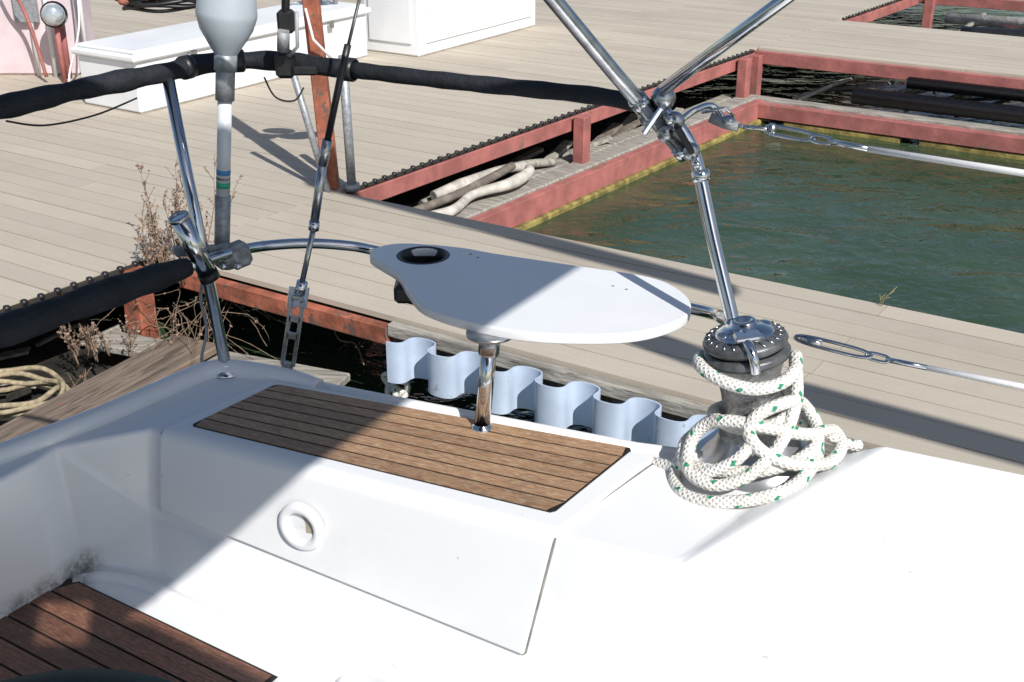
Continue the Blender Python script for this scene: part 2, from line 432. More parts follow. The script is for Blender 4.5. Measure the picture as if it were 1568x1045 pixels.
b=MB(); b.tube(smooth_path([(-.82,5.05,-.1),(-.78,4.97,-.2),(-.70,4.95,-.22),(-.66,4.9,-.3)],6),.003,'twig',5)
b.make('loose_line')

def plant(name,base,n,h,seed,spread=.22,hang=1.8):
    random.seed(seed); b=MB()
    for i in range(n):
        p=V(base)+V((random.uniform(-.16,.16),random.uniform(-.12,.12),0)); P=[p.copy()]
        hh=h*random.uniform(.35,1); d=V((random.uniform(-spread,spread),random.uniform(-spread,spread),1))
        k=9
        for j in range(k):
            d+=V((random.uniform(-.16,.16),random.uniform(-.16,.16),0)); p=p+d.normalized()*hh/k; P.append(p.copy())
        b.tube(P,lambda t:.0034*(1-t)+.0011,'twig',5)
        for j in range(2,k+1):
            for q in range(random.choice((1,2,2))):
                a=random.uniform(0,6.28); l=random.uniform(.02,.08); q0=P[j]; q1=q0+V((math.cos(a)*l*.6,math.sin(a)*l*.6,l))
                b.tube([q0,q1],.0011,'twig',4)
                for z in range(6):
                    c=q0.lerp(q1,random.uniform(.2,1.1))+V([random.uniform(-.006,.006) for _ in range(3)]); s=random.uniform(.003,.009)
                    u_=V([random.uniform(-1,1) for _ in range(3)]).normalized()*s; v_=V([random.uniform(-1,1) for _ in range(3)]).normalized()*s
                    b.poly([c-u_,c-v_,c+u_,c+v_],'leaf')
    for i in range(int(n*hang)):
        p=V(base)+V((random.uniform(-.2,.25),random.uniform(-.3,.05),random.uniform(-.15,0))); P=[p.copy()]; d=V((random.uniform(-1,1),random.uniform(-1,.3),random.uniform(-1,.1)))
        for j in range(8):
            d+=V((random.uniform(-.6,.6),random.uniform(-.6,.6),random.uniform(-.7,.35))); p=p+d.normalized()*.05; P.append(p.copy())
        b.tube(P,.0018,'twig',4)
        for z in range(4):
            c=random.choice(P); s=random.uniform(.005,.012)
            u_=V([random.uniform(-1,1) for _ in range(3)]).normalized()*s; v_=V([random.uniform(-1,1) for _ in range(3)]).normalized()*s
            b.poly([c-u_,c-v_,c+u_,c+v_],'leaf')
    b.make(name)
plant('dead_plant',(-1.56,5.42,-.08),24,.60,11,.17)
plant('dead_plant',(-1.85,5.05,-.34),8,.16,12,.25,3)
b=MB(); random.seed(4)
for i in range(5):
    a=random.uniform(0,6.28); p=V((1.60,4.86,0)); b.tube([p,p+V((math.cos(a)*.01,math.sin(a)*.01,.04)),p+V((math.cos(a)*.035+.02,math.sin(a)*.03,random.uniform(.04,.11)))],.0009,'weed',4)
b.make('grass_tuft')

# ------------------------------------------------------------------ dock boxes & background
def dock_box(name,s0,s1,r0,r1,h,lid=True,panel=False):
    b=MB(); cx,cy=(s0+s1)/2,(r0+r1)/2
    hb=h-.07 if lid else h
    b.box((cx,cy,hb/2+.002),(s1-s0,r1-r0,hb),'boxwhite',None,0,.015)
    if lid:
        b.box((cx,cy,h-.045),(s1-s0+.07,r1-r0+.07,.05),'boxwhite',None,0,.015)
        b.box((cx,cy,h-.01),(s1-s0-.0,r1-r0-.0,.03),'boxwhite',None,0,.012)
        for q in (.2,.8): b.box((s1+.04,r0+(r1-r0)*q,h-.09),(.012,.06,.06),'chromedull',None,0,.003)
    if panel:
        b.box((cx,r0-.006,h*.5),(s1-s0-.14,.02,h*.82),'boxwhite',None,0,.008)
        b.box((s1+.006,cy,h*.5),(.02,r1-r0-.2,h*.82),'boxwhite',None,0,.008)
    return b.make(name,DL,DR)
dock_box('white_dock_box',-3.02,-2.42,.57,3.08,.43)
dock_box('white_dock_box',-2.62,-2.02,3.27,5.16,1.15,False,True)
b=MB()
b.box((-3.95,9.95,.7),(1.0,.5,1.4),'pink',None,0,.02)
b.box((-4.9,9.3,.9),(.7,.5,1.8),'pink',None,0,.02)
for x in (-3.75,-3.62,-3.35): b.tube([(x,9.65,0),(x,9.65,1.4)],.018,'sheath',8)
b.box((-3.78,9.66,.55),(.18,.06,.26),'galv',None,0,.01); b.box((-4.2,9.67,.45),(.25,.05,.3),'boxwhite',None,0,.01)
b.tube([(-3.5,9.6,0),(-3.49,9.58,.42)],.025,'redwood',8)
b.tube(smooth_path([(-4.0,9.5,1.2),(-3.8,9.4,.8),(-3.7,9.45,.5),(-3.6,9.4,.05)],8),.014,'redwood',8)
b.tube(smooth_path([(-3.3,9.5,1.2),(-3.25,9.3,.5),(-3.35,9.2,.02),(-2.9,9.0,.01)],8),.008,'sheath',8)
b.make('pink_utility_cabinet')
b=MB()
b.lathe((-3.48,9.42,.52),(.25,-1,.15),[(.001,-.06),(.09,-.06),(.10,-.03),(.10,0)],'galv',20)
b.lathe((-3.48,9.42,.52),(.25,-1,.15),[(.085,0),(.085,.05),(.07,.09),(.04,.105),(.001,.11)],'glass',20)
b.tube([(-3.48,9.44,.0),(-3.48,9.44,.45)],.02,'redwood',8)
b.make('electric_meter')
b=MB(); b.box((-4.15,9.3,.3),(.35,.06,.6),'greywood',((.9,-.4,0),(.4,.9,0),(0,0,1)),0,.01); b.make('tan_post_board')
b=MB(); P=[]
for i in range(160):
    t=i/160*2*math.pi*5; rr=.26+.03*math.sin(i*.23); P.append(V((-2.85+rr*1.25*math.cos(t),10.1+rr*math.sin(t)*.8,.455+.0009*i+.01*math.sin(i*.7))))
b.tube(P,.016,'blackp',6)
for i in range(12):
    b.ball((-2.85+random.uniform(-.3,.3),10.1+random.uniform(-.2,.2),.52+random.uniform(0,.1)),random.uniform(.03,.06),random.choice(['green','rotwood','darkwood','galv']),(1,1,.6),8)
b.make('garden_hose')
b=MB()
bx,by=-1.75,10.5
for dx in (0,.13,.26): b.tube([(bx+dx,by,.4),(bx+dx,by,1.3)],.022,'galv',8)
b.box((bx+.13,by-.05,.62),(.22,.1,.2),'galv',None,0,.02); b.tube(smooth_path([(bx-.1,by-.1,.5),(bx,by-.15,.6),(bx+.2,by-.15,.55),(bx+.35,by-.1,.62)],6),.02,'galv',8)
b.make('water_meter_pipes')
b=MB()
b.beam((-1.02,6.62,0),(-1.10,6.62,1.75),.085,.085,'rotwood',.006,V((0,1,0)))
b.tube([(-.90,6.58,0),(-.91,6.58,.75)],.026,'galv',10); b.tube([(-.90,6.58,0),(-.90,6.58,.04)],.045,'galv',10)
b.tube([(-1.03,6.55,0),(-1.22,6.62,.78)],.02,'galv',8)
b.tube([(-1.09,6.56,1.0),(-1.05,6.50,.85),(-.95,6.56,.72)],.008,'sheath',6)
b.beam((-1.08,6.62,1.2),(-.8,6.62,1.2),.04,.04,'galv')  # unseen cross arm added to shift where the fixture's shadow lands on the dock
for dx,dz in ((-.17,.0),(.16,.05),(.0,.15),(.05,.0)): b.ball((-.86+dx,6.6,1.20+dz),.085,'boxwhite',(1.3,.6,.75),12)
b.make('utility_post')
b=MB(); random.seed(9)
for i in range(5): b.beam((1.2+i*1.1,8.3,-.35),(1.8+i*1.1,9.4,-.3),.09,.09,'redwood')
b.tube(smooth_path([(2,8.0,-.3),(3.5,8.2,-.2),(5.5,7.9,-.3),(8,8.1,-.2)],8),.03,'sheath')
b.tube(smooth_path([(1.2,8.6,-.3),(3.5,8.7,-.25),(6.5,8.6,-.3),(9,8.8,-.25)],8),.11,'blackp')
for i in range(30):
    x=random.uniform(.6,7);y=random.uniform(7.6,9.4); b.beam((x,y,-.42),(x+random.uniform(-.5,.5),y+random.uniform(-.4,.4),random.uniform(-.4,-.1)),random.uniform(.03,.12),.04,random.choice(['redwood','greywood','darkwood','boxwhite','blackp','oldhose']))
b.make('floating_dock_debris',DL,DR)

# ------------------------------------------------------------------ sailboat deck
T=.90
v={}
def A(n,*p): v[n]=V(p)
A('O0',-1.5,1.344,T);A('O1',-.944,1.958,T);A('O2',-.81,2.106,T);A('O3',-.655,2.30,T);A('O4',-.600,2.325,T);A('O5',-.484,2.295,T);A('O6',-.189,2.171,T);A('O7',.234,1.996,T)
A('O8',.525,1.917,T)
A('i0',-1.28,1.2,T);A('i1',-.872,1.93,T);A('i2',-.850,1.985,T);A('S1',-.690,2.055,T)
A('S4',.09,1.679,T);A('G1',.26,1.605,T)
A('b0',-1.36,1.2,.62);A('b1',-.868,1.935,.62);A('b2',-.845,2.01,.62);A('b3',-.690,1.975,.62);A('b4',-.279,1.712,.62)
A('ml',-.712,2.060,.715);A('mr',.034,1.621,.68);A('m2',.235,1.532,.68);A('m3',1.68,.915,.68)
A('b5',.05,1.509,.62);A('b6',.25,1.420,.62)
A('H2',.650,1.870,.965);A('H3',.87,1.765,.965);A('H4',1.7,1.42,.965);A('H5',1.7,.985,.90)
A('h6',1.70,.80,.62)
A('c0',-.32,1.60,.62);A('c1',-.50,1.1,.62);A('c2',-1.36,1.1,.62)
A('lb3',-.279,1.70,.3);A('l5',.05,1.38,.3);A('l6',.25,1.29,.3);A('l7',1.7,.65,.3)
names=list(v); idx={n:i for i,n in enumerate(names)}
faces=[['O0','O1','O2','O3','O4','O5','O6','O7','O8','G1','S4','S1','i2','i1','i0'],
 ['G1','O8','H2'],['G1','H2','H3'],['G1','H3','H4','H5'],
 ['i0','i1','b1','b0'],['i1','i2','b2','b1'],['i2','S1','ml'],['i2','ml','b3','b2'],
 ['S1','S4','mr','ml'],['ml','mr','b5','b4','b3'],['S4','G1','m2','mr'],['mr','m2','b6','b5'],
 ['G1','H5','m3','m2'],['m2','m3','h6','b6'],
 ['b0','b1','b2','b3','b4','c0','c1','c2'],['b4','b5','l5','lb3'],['b5','b6','l6','l5'],['b6','h6','l7','l6'],['b4','lb3','c0'],
 ]
b=MB(); b.v=[v[n] for n in names]
for f in faces: b.face([idx[n] for n in f][::-1] ,'gel',None,True)
o=b.make('sailboat_deck',bevel=(.011,4,14))
bm=bmesh.new(); bm.from_mesh(o.data); bmesh.ops.triangulate(bm,faces=[f for f in bm.faces if len(f.verts)>4 and abs(f.normal.z)<.999]); bmesh.ops.recalc_face_normals(bm,faces=bm.faces); bm.to_mesh(o.data); bm.free()
deck=o
b=MB()
out=['O0','O1','O2','O3','O4','O5','O6','O7','O8','H2','H3','H4']
for i in range(len(out)-1):
    a_,c_=v[out[i]],v[out[i+1]]
    oa=V((a_.x,a_.y+.03,-.7)); oc=V((c_.x,c_.y+.03,-.7))
    b.poly([a_-V((0,0,.004)),c_-V((0,0,.004)),oc,oa],'gel')
b.make('hull_side',parent=deck)
b=MB()
pth=smooth_path([v[n]+V((.01,-.012,.004)) for n in ('O0','O1','O2')]+[V((-.672,2.262,.905)),V((-.63,2.30,.906)),V((-.58,2.308,.904)),V((-.47,2.275,.90)),V((-.40,2.245,.89))],8)
b.tube(pth,.024,'gel',14)
b.make('toe_moulding',parent=deck)
b=MB(); b.tube(smooth_path([(-.85,1.955,.612),(-.80,1.970,.613),(-.735,1.955,.613),(-.66,1.915,.613),(-.45,1.778,.613),(-.305,1.685,.613),(-.288,1.655,.613),(-.315,1.59,.613),(-.40,1.35,.613)],8),.018,'gel',14); b.make('bench_rim',parent=deck)
b=MB(); b.tube([v['O5']+V((0,-.012,-.004)),v['O6']+V((0,-.012,-.004)),v['O7']+V((0,-.010,-.004)),v['O8']+V((0,-.012,-.004))],.012,'gel',10); b.make('gunwale_lip',parent=deck)
b=MB(); b.poly([(-1.4,-1,.3),(1.7,-1,.3),(1.7,1.75,.3),(-1.4,1.75,.3)],'gel'); b.poly([(-1.4,-1,.3),(-1.4,1.2,.3),(-1.4,1.2,.6),(-1.4,-1,.6)],'gel'); b.make('cockpit_sole',parent=deck)
def ris(a,c,off=.0005):
    p=v['S1'].lerp(v['S4'],a); q=v['ml'].lerp(v['mr'],a); x=p.lerp(q,c)
    n=(v['S4']-v['S1']).cross(v['ml']-v['S1']).normalized()
    if n.y>0: n=-n
    return x+n*off, n
HH=.0085
def prof(a,back):
    n=ris(a,.5)[1]; bot=ris(a,.905)[0]+n*HH; topc=v['S1'].lerp(v['S4'],a)+n*HH+V((0,0,HH))
    bk=V((back[0],back[1],T+HH)); dn=(bot-topc).normalized(); db=(bk-topc).normalized()
    P=[bot]; 
    for q in (.66,.33): P.append(topc.lerp(bot,q))
    for i in range(9):
        t=i/8; s=.024; p0=topc+dn*s; p2=topc+db*s
        P.append(p0*(1-t)**2+topc*2*t*(1-t)+p2*t*t)
    for q in (.33,.66,1): P.append(topc.lerp(bk,q))
    return P,n
Pl,n_=prof(.030,(-.497,2.258)); Pr,_=prof(.975,(.262,1.935))
b=MB(); k=len(Pl)
def under(P,i):
    p=P[i]; q=P[max(0,i-1)]; r_=P[min(k-1,i+1)]; t=(r_-q).normalized(); sd=(Pr[i]-Pl[i]).normalized(); nn=sd.cross(t).normalized()
    if nn.z<0 and nn.y>0: nn=-nn
    if nn.dot(n_+V((0,0,1)))<0: nn=-nn
    return p-nn*(HH+.004)
b.v=Pl+Pr+[under(Pl,i) for i in range(k)]+[under(Pr,i) for i in range(k)]
for i in range(k-1):
    b.face((i,k+i,k+i+1,i+1),'gel',None,True)
    b.face((i,i+1,2*k+i+1,2*k+i),'gel',None,True); b.face((k+i,3*k+i,3*k+i+1,k+i+1),'gel',None,True)
b.face((0,2*k,3*k,k),'gel',None,True); b.face((k-1,2*k-1,4*k-1,3*k-1),'gel',None,True)
lid=b.make('locker_lid',parent=deck,bevel=(.004,3,40))
bm=bmesh.new(); bm.from_mesh(lid.data); bmesh.ops.recalc_face_normals(bm,faces=bm.faces); bm.to_mesh(lid.data); bm.free()
b=MB()
gp=[ris(.0285,.0)[0],ris(.027,.5)[0],ris(.027,.90)[0],ris(.029,.916)[0],ris(.5,.918)[0],ris(.974,.918)[0],ris(.978,.90)[0],ris(.978,.5)[0],ris(.978,.02)[0]]
b.tube(gp,.0019,'seam',6)
b.tube([(v['S1'].lerp(v['S4'],.979)+V((0,.01,.0002))),V((.268,1.937,T+.0002))],.0018,'seam',6)
b.make('locker_hatch_seam',parent=deck)
b=MB(); p,n=ris(.425,.52,.0); p=p+n*HH
b.lathe(p,n,[(.049,0),(.048,.006),(.043,.011),(.033,.011),(.029,.007),(.028,.000)],'ringwhite',36)
b.lathe(p,n,[(.028,.001),(.001,.0015)],'ringwhite',36)
e1=(v['S4']-v['S1']).normalized(); e2=n.cross(e1)
for k_ in range(14):
    t0=math.radians(-85+k_*170/14);t1=math.radians(-85+(k_+1)*170/14)
    def cp(t,rr): return p+n*.0025+e1*math.cos(t)*rr+e2*math.sin(t)*rr
    w0=.018*math.cos(t0)**.7 if math.cos(t0)>0 else 0; w1=.018*max(0,math.cos(t1))**.7
    b.poly([cp(t0,.0275),cp(t1,.0275),cp(t1,.0275-w1),cp(t0,.0275-w0)],'tanseam')
b.make('deck_fill_ring',parent=deck)

def teak_quad(name,Aq,Bq,Cq,Dq,n,mat,z,gap=.0056):
    Aq,Bq,Cq,Dq=[V((*q,0)) for q in (Aq,Bq,Cq,Dq)]
    b=MB()
    def pt(a,c,zz): q=Aq.lerp(Dq,a).lerp(Bq.lerp(Cq,a),c); return V((q.x,q.y,zz))
    L=(Dq-Aq).length
    e=.008; ce=.025
    base=[pt(-.003+e,-.006,0),pt(1.003-e,-.006,0),pt(1.003,ce,0),pt(1.003,1-ce,0),pt(1.003-e,1.006,0),pt(-.003+e,1.006,0),pt(-.003,1-ce,0),pt(-.003,ce,0)]
    P0=[V((q.x,q.y,z-.006)) for q in base]; P1=[V((q.x,q.y,z-.0015)) for q in base]
    b.poly(P1,'caulk')
    for i in range(8): b.poly([P0[i],P0[(i+1)%8],P1[(i+1)%8],P1[i]],'caulk')
    random.seed(21)
    for k in range(n):
        g0=0 if k==0 else gap/.25/2; g1=0 if k==n-1 else gap/.25/2
        c0=k/n+g0; c1=(k+1)/n-g1; rn=random.random()
        m_=24; top=[]
        for j in range(m_+1):
            a=j/m_
            i0=.014 if k==0 else 0; i1=.014 if k==n-1 else 0
            top.append((pt(i0+(1-2*i0)*a,c0,z),pt(i1+(1-2*i1)*a,c1,z)))
        for j in range(m_):
            p0,p1=top[j];q0,q1=top[j+1]
            u0,u1=j/m_*L,(j+1)/m_*L
            b.poly([p0,q0,q1,p1],mat,rn,[(u0,c0*.25),(u1,c0*.25),(u1,c1*.25),(u0,c1*.25)])
            for A1,A2 in ((p0,q0),(p1,q1)):
                b.poly([A1,A2,A2-V((0,0,.003)),A1-V((0,0,.003))],mat,rn,[(u0,0),(u1,0),(u1,.004),(u0,.004)])
    return b.make(name)
teak_quad('teak_seat_pad',(-.612,2.052),(-.482,2.228),(.220,1.960),(.068,1.742),7,'teak',T+HH+.0035)
b=MB(); d=V((.841,-.541,0)); nn=V((-.541,-.841,0)); random.seed(2)
starts=[-1.775,-1.83,-1.872,-1.91,-1.95,-1.99]+[-2.03]*8
zt=.628
for k,s0 in enumerate(starts):
    n0=-1.180+k*.047; n1=n0+.0425; rn=random.random(); m_=20; s1=-1.25
    for j in range(m_):
        a0=s0+(s1-s0)*j/m_;a1=s0+(s1-s0)*(j+1)/m_
        sh=.02 if j==0 and k<6 else 0
        P=[d*(a0+sh*1.2)+nn*n0,d*a1+nn*n0,d*a1+nn*n1,d*(a0-sh*0)+nn*n1]
        b.poly([V((q.x,q.y,zt)) for q in P][::-1],'teak2',rn,[(a0,n1),(a1,n1),(a1,n0),(a0,n0)])
base=[d*-1.76+nn*-1.186,d*-1.24+nn*-1.186,d*-1.24+nn*-.5,d*-2.06+nn*-.5,d*-2.06+nn*-.95,d*-1.90+nn*-1.10,d*-1.84+nn*-1.17]
b.poly([V((q.x,q.y,.6255)) for q in base],'caulk')
b.make('teak_bench_slats')

# ------------------------------------------------------------------ table
cu=bpy.data.curves.new('cockpit_table_top','CURVE'); cu.dimensions='2D'; cu.fill_mode='BOTH'; cu.extrude=.006; cu.bevel_depth=.004; cu.bevel_resolution=3
tp=[(-.298,2.425),(-.286,2.470),(-.233,2.493),(-.118,2.468),(-.033,2.426),(.130,2.355),(.272,2.291),(.325,2.222),(.338,2.142),(.310,2.072),(.232,2.017),(.137,2.003),(.019,2.017),(-.090,2.072),(-.165,2.138),(-.200,2.220),(-.228,2.310),(-.270,2.375)]
def spl(pts):
    s=cu.splines.new('POLY'); s.points.add(len(pts)-1)
    for i,p in enumerate(pts): s.points[i].co=(p[0],p[1],0,1)
    s.use_cyclic_u=True
spl(smooth_path([V((x,y,0)) for x,y in tp],8,True))
hc=(-.188,2.418); spl([(hc[0]+.056*math.cos(t*math.pi/24),hc[1]+.050*math.sin(t*math.pi/24)) for t in range(48)])
to=bpy.data.objects.new('table_top',cu); bpy.context.collection.objects.link(to); to.location=(0,0,1.112); cu.materials.append(M['tablewhite'])
tab=empty('cockpit_table'); to.parent=tab
b=MB()
b.lathe((hc[0],hc[1],1.118),(0,0,-1),[(.057,-.004),(.052,-.006),(.048,-.004),(.047,.02),(.046,.085),(.001,.088)],'blackp',32)
b.lathe((hc[0],hc[1],1.118),(0,0,-1),[(.054,.01),(.052,.09),(.001,.095)],'blackp',32)
b.box((-.215,2.33,1.085),(.05,.10,.04),'blackp',None,0,.008)
b.make('cup_holder',parent=tab)
b=MB()
p0=V((-.057,2.040,T+.01)); p1=V((-.040,2.055,1.10)); ax=p1-p0
b.tube([p0,p1],.0150,'chrome',20); b.tube([p0.lerp(p1,.80),p0.lerp(p1,1)],.0200,'chromedull',20); b.tube([p0.lerp(p1,.785),p0.lerp(p1,.805)],.0185,'chrome',20)
b.lathe(p0+V((0,0,.002)),(0,0,1),[(.021,0),(.020,.004),(.017,.006),(.0155,.009)],'chrome',24)
b.lathe(p1,(0,0,1),[(.045,-.002),(.045,.004)],'chromedull',24,True)
b.make('pedestal',parent=tab)
b=MB()
for x,y in ((-.088,2.425),(-.072,2.405),(.20,2.24),(.225,2.222)): b.lathe((x,y,1.1222),(0,0,1),[(.0035,0),(.0001,.0006)],'seam',10)
b.make('screws',parent=tab)

# ------------------------------------------------------------------ pulpit rails
b=MB()
ur=[(-1.35,1.45,1.5),(-.953,2.072,1.5),(-.913,2.146,1.5),(-.814,2.307,1.5),(-.700,2.455,1.5),(-.640,2.545,1.5),(-.53,2.580,1.5),(-.411,2.526,1.5),(-.107,2.366,1.5),(.141,2.251,1.5),(.243,2.171,1.5)]
up=smooth_path(ur,10)
b.tube(up[:74],lambda t:.0205+.0018*math.sin(t*50)+.0012*math.sin(t*123+1),'foam',16)
b.tube(up[73:99],lambda t:.0165+.0008*math.sin(t*40),'foam',16)
for i in (45,56,73): 
    q=up[i]; q2=up[i+1]; dd=(q2-q).normalized(); b.lathe(q,dd,[(.020,-.014),(.0245,-.010),(.0245,.010),(.020,.014)],'blackp',16)
b.tube(smooth_path([up[97],V((.243,2.171,1.5)),V((.272,2.14,1.492)),V((.305,2.125,1.46)),V((.330,2.115,1.411)),V((.360,2.06,1.285)),V((.393,2.0,1.157)),V((.425,1.945,1.03)),V((.455,1.90,.90))],8),.0125,'chrome',18)
b.tube([(-.600,2.305,.90),(-.694,2.45,1.49)],.0125,'chrome',18)
b.lathe((-.600,2.305,.902),(0,0,1),[(.030,0),(.029,.005),(.016,.010),(.0135,.02)],'chrome',20)
lr=[(-1.30,1.40,1.14),(-.957,1.924,1.14),(-.908,1.971,1.14),(-.786,2.136,1.14),(-.655,2.30,1.14),(-.595,2.375,1.14),(-.539,2.445,1.132),(-.447,2.50,1.12),(-.353,2.537,1.10),(-.269,2.545,1.08),(.0,2.42,1.08),(.359,2.215,1.083),(.392,2.08,1.12),(.40,2.01,1.14)]
lp=smooth_path(lr,10)
b.tube(lp[:41],lambda t:.0285+.0018*math.sin(t*40)+.0010*math.sin(t*90)- (.012*max(0,(t-.93)/.07)),'foam',16)
b.tube(lp[40:],.0115,'chrome',16)
b.make('stern_rail')
b=MB()
b.tube([(-.662,2.30,1.245),(-.620,2.325,1.108)],.0200,'chrome',20,True)
b.tube([(-.624,2.323,1.120),(-.619,2.326,1.104)],.0215,'blackp',20)
b.lathe((-.662,2.30,1.245),(-.29,-.17,.94),[(.0205,-.006),(.0225,0),(.020,.004),(.016,.002),(.015,-.05),(.001,-.05)],'chromedull',20)
b.make('rod_holder')
b=MB()
b.tube([(-.53,1.69,2.42),(.059,2.0,1.718),(.172,2.06,1.581),(.305,2.115,1.427)],.0135,'chromedull',18)
b.tube([(.31,2.117,1.420),(.296,2.113,1.436)],.0155,'chrome',18)
b.tube([(1.10,1.72,2.32),(.448,2.0,1.718),(.259,2.08,1.546)],.0115,'chrome',18)
b.tube([(-.75,1.4,2.9),(-.53,1.69,2.42)],.0125,'chrome',12)
J=[(.262,2.09,1.53,.022),(.243,2.10,1.498,.023),(.285,2.10,1.487,.018),(.318,2.10,1.433,.016),(.268,2.085,1.468,.015)]
for x,y,z,r in J: b.ball((x,y,z),r,'chromedull',(1,.9,1),14)
b.lathe((.222,2.085,1.523),(.6,.3,-.7),[(.0145,-.012),(.0175,-.012),(.0175,.012),(.0145,.012)],'chrome',18)
b.lathe((.338,2.10,1.388),(.13,-.2,-.5),[(.013,-.010),(.0165,-.008),(.0165,.008),(.013,.010)],'chrome',18)
b.box((.243,2.07,1.497),(.012,.02,.06),'chrome',((.8,.2,-.5),(0,1,0),(.5,0,.8)),0,.003)
b.box((.30,2.075,1.462),(.012,.03,.06),'blackp',((.8,.2,.5),(0,1,0),(-.5,0,.8)),0,.003)
for x,y,z in ((.225,2.075,1.525),(.27,2.06,1.50),(.325,2.085,1.415)): b.lathe((x,y,z),(0,-1,0),[(.001,.014),(.006,.014),(.007,.008),(.007,0)],'chrome',8)
b.make('bimini_frame')
b=MB(); c3=3.0
def ln(y): return (.685+.51*y)/.86
def q4(x0a,x1a,y0,x0b,x1b,y1): b.poly([(x0a,y0,c3),(x1a,y0,c3),(x1b,y1,c3),(x0b,y1,c3)],'canvas')
ys=[-2.6,-1.5,-.57,-.45,.2,.85]
for i in range(5):
    y0,y1=ys[i],ys[i+1]
    if i==2:
        q4(-1.7,.36,y0,-1.7,.33,y1); q4(.45,ln(y0),y0,.42,ln(y1),y1)  # invented opening in the canvas that lets a sun patch onto the bench
    else: q4(-1.7,ln(y0),y0,-1.7,ln(y1),y1)
b.poly([(ln(-2.6),-2.6,c3),(1.15,-2.6,c3),(1.15,-.89,c3),(.83,-.69,c3),(.53,-.50,c3),(ln(-.50),-.50,c3),(ln(-1.5),-1.5,c3)],'canvas')  # extra lobe added to the canopy outline so its shade covers the bench teak
b.make('bimini_canopy')

# ------------------------------------------------------------------ lifelines
def chainlink(b,p,q,r,w,mat):
    p=V(p);q=V(q); a,u_,w_=frame(q-p); L=(q-p).length; P=[]
    for i in range(20):
        t=2*math.pi*i/20; P.append(p.lerp(q,.5)+a*(L/2)*math.copysign(abs(math.cos(t))**.6,math.cos(t))+ (u_*.5+w_*.85).normalized()*w*math.sin(t))
    P.append(P[0]); b.tube(P,r,mat,8,False)
b=MB(); Zu=1.48
def U(x,y): return V((x,y,Zu))
b.tube(smooth_path([(.285,2.11,1.475),(.32,2.12,1.50),(.355,2.14,1.505),(.375,2.13,1.485)],6),.006,'chrome',10)
b.tube([(.352,2.13,1.487),(.375,2.122,1.478),(.40,2.112,1.474)],.0095,'cast',12); b.ball((.383,2.12,1.483),.013,'chromedull',(1,1,.8))
b.tube([(.33,2.09,1.505),(.37,2.08,1.515),(.385,2.085,1.50)],.003,'chrome',8)
b.tube([(.395,2.112,1.476),U(.444,2.07)],.004,'chrome',8)
chainlink(b,U(.440,2.075),U(.512,2.01),.0035,.008,'chrome')
b.lathe(U(.45,2.066),(0,0,1),[(.007,-.01),(.007,.01)],'chromedull',10,True)
chainlink(b,U(.505,2.014),U(.535,1.985),.003,.006,'chrome')
b.tube([U(.530,1.988),U(.583,1.94)],.0052,'chrome',10)
b.tube([U(.583,1.94),U(.783,1.799),U(1.3,1.43)],.0055,'sheath',12)
b.make('lifeline')
b=MB(); Zl=1.1
def U(x,y): return V((x,y,Zl))
b.tube([(.41,2.01,1.13),U(.50,2.05)],.005,'chrome',8)
chainlink(b,U(.520,2.040),U(.638,1.955),.0034,.0075,'chrome')
b.lathe(U(.545,2.02),(.8,-.6,0),[(.005,-.02),(.005,.02)],'chrome',10,True)
chainlink(b,U(.630,1.962),U(.665,1.938),.003,.006,'chrome')
b.tube([U(.66,1.942),U(.722,1.907)],.005,'chrome',10)
b.tube([U(.722,1.907),U(.861,1.832),U(1.3,1.60)],.0052,'sheath',12)
b.make('lifeline')

# ------------------------------------------------------------------ backstay
b=MB(); yb=2.29
def K(x,z): return V((x,yb,z))
b.tube([K(.15,3.1),K(-.281,1.666),K(-.308,1.575)],.0032,'chromedull',8)
b.tube([K(-.306,1.585),K(-.322,1.53),K(-.356,1.40)],lambda t:.0068,'blackp',12)
b.tube([K(-.355,1.405),K(-.368,1.355)],.0100,'chromedull',12)
b.tube([K(-.367,1.36),K(-.392,1.235)],.0090,'chromedull',14)
b.tube([K(-.391,1.24),K(-.394,1.222)],.0108,'chrome',14)
b.tube([K(-.394,1.225),K(-.426,1.105)],.0058,'chromedull',10)
b.tube([K(-.424,1.112),K(-.432,1.085)],.0115,'chrome',12)
for sx in (-1,1):
    b.beam(K(-.431+sx*.011,1.10),K(-.440+sx*.011,1.055),.004,.02,'chrome',.001,V((1,0,0)))
p=K(-.436,1.075); q=K(-.468,.925); dx=(q-p).normalized(); sd=V((1,0,0))-dx*dx.x; sd.normalize()
for sx in (-1,1): b.beam(p+sd*sx*.0115,q+sd*sx*.0115,.008,.007,'chromedull',.001,V((0,1,0)))
for t in (0,.3,.55,1): 
    c=p.lerp(q,t); b.beam(c-sd*.012,c+sd*.012,.014,.007,'chromedull',.001,V((0,1,0)))
b.lathe(K(-.438,1.07)+V((0,-.01,0)),(0,1,0),[(.006,0),(.006,.02)],'chrome',10,True)
b.beam(q,K(-.474,.893),.03,.006,'chrome',.001,V((1,0,0)))
b.lathe(K(-.474,.90),(0,0,1),[(.03,0),(.028,.006),(.01,.008)],'chromedull',16)
b.make('backstay')
b=MB()
b.tube([(-.40,2.36,1.98),(-.445,2.45,1.643),(-.466,2.50,1.485)],.0085,'blackp',12)
b.box((-.449,2.462,1.60),(.034,.03,.045),'blackp',None,0,.006); b.box((-.462,2.49,1.51),(.040,.035,.055),'blackp',None,0,.008)
b.tube([(-.452,2.44,1.585),(-.458,2.45,1.545)],.012,'cast',12); b.tube([(-.425,2.45,1.62),(-.43,2.46,1.55),(-.45,2.47,1.53)],.004,'wire',6)
b.box((-.42,2.47,1.50),(.05,.012,.018),'blackp',None,0,.004)
b.make('support_strut')
b=MB(); yy=2.43
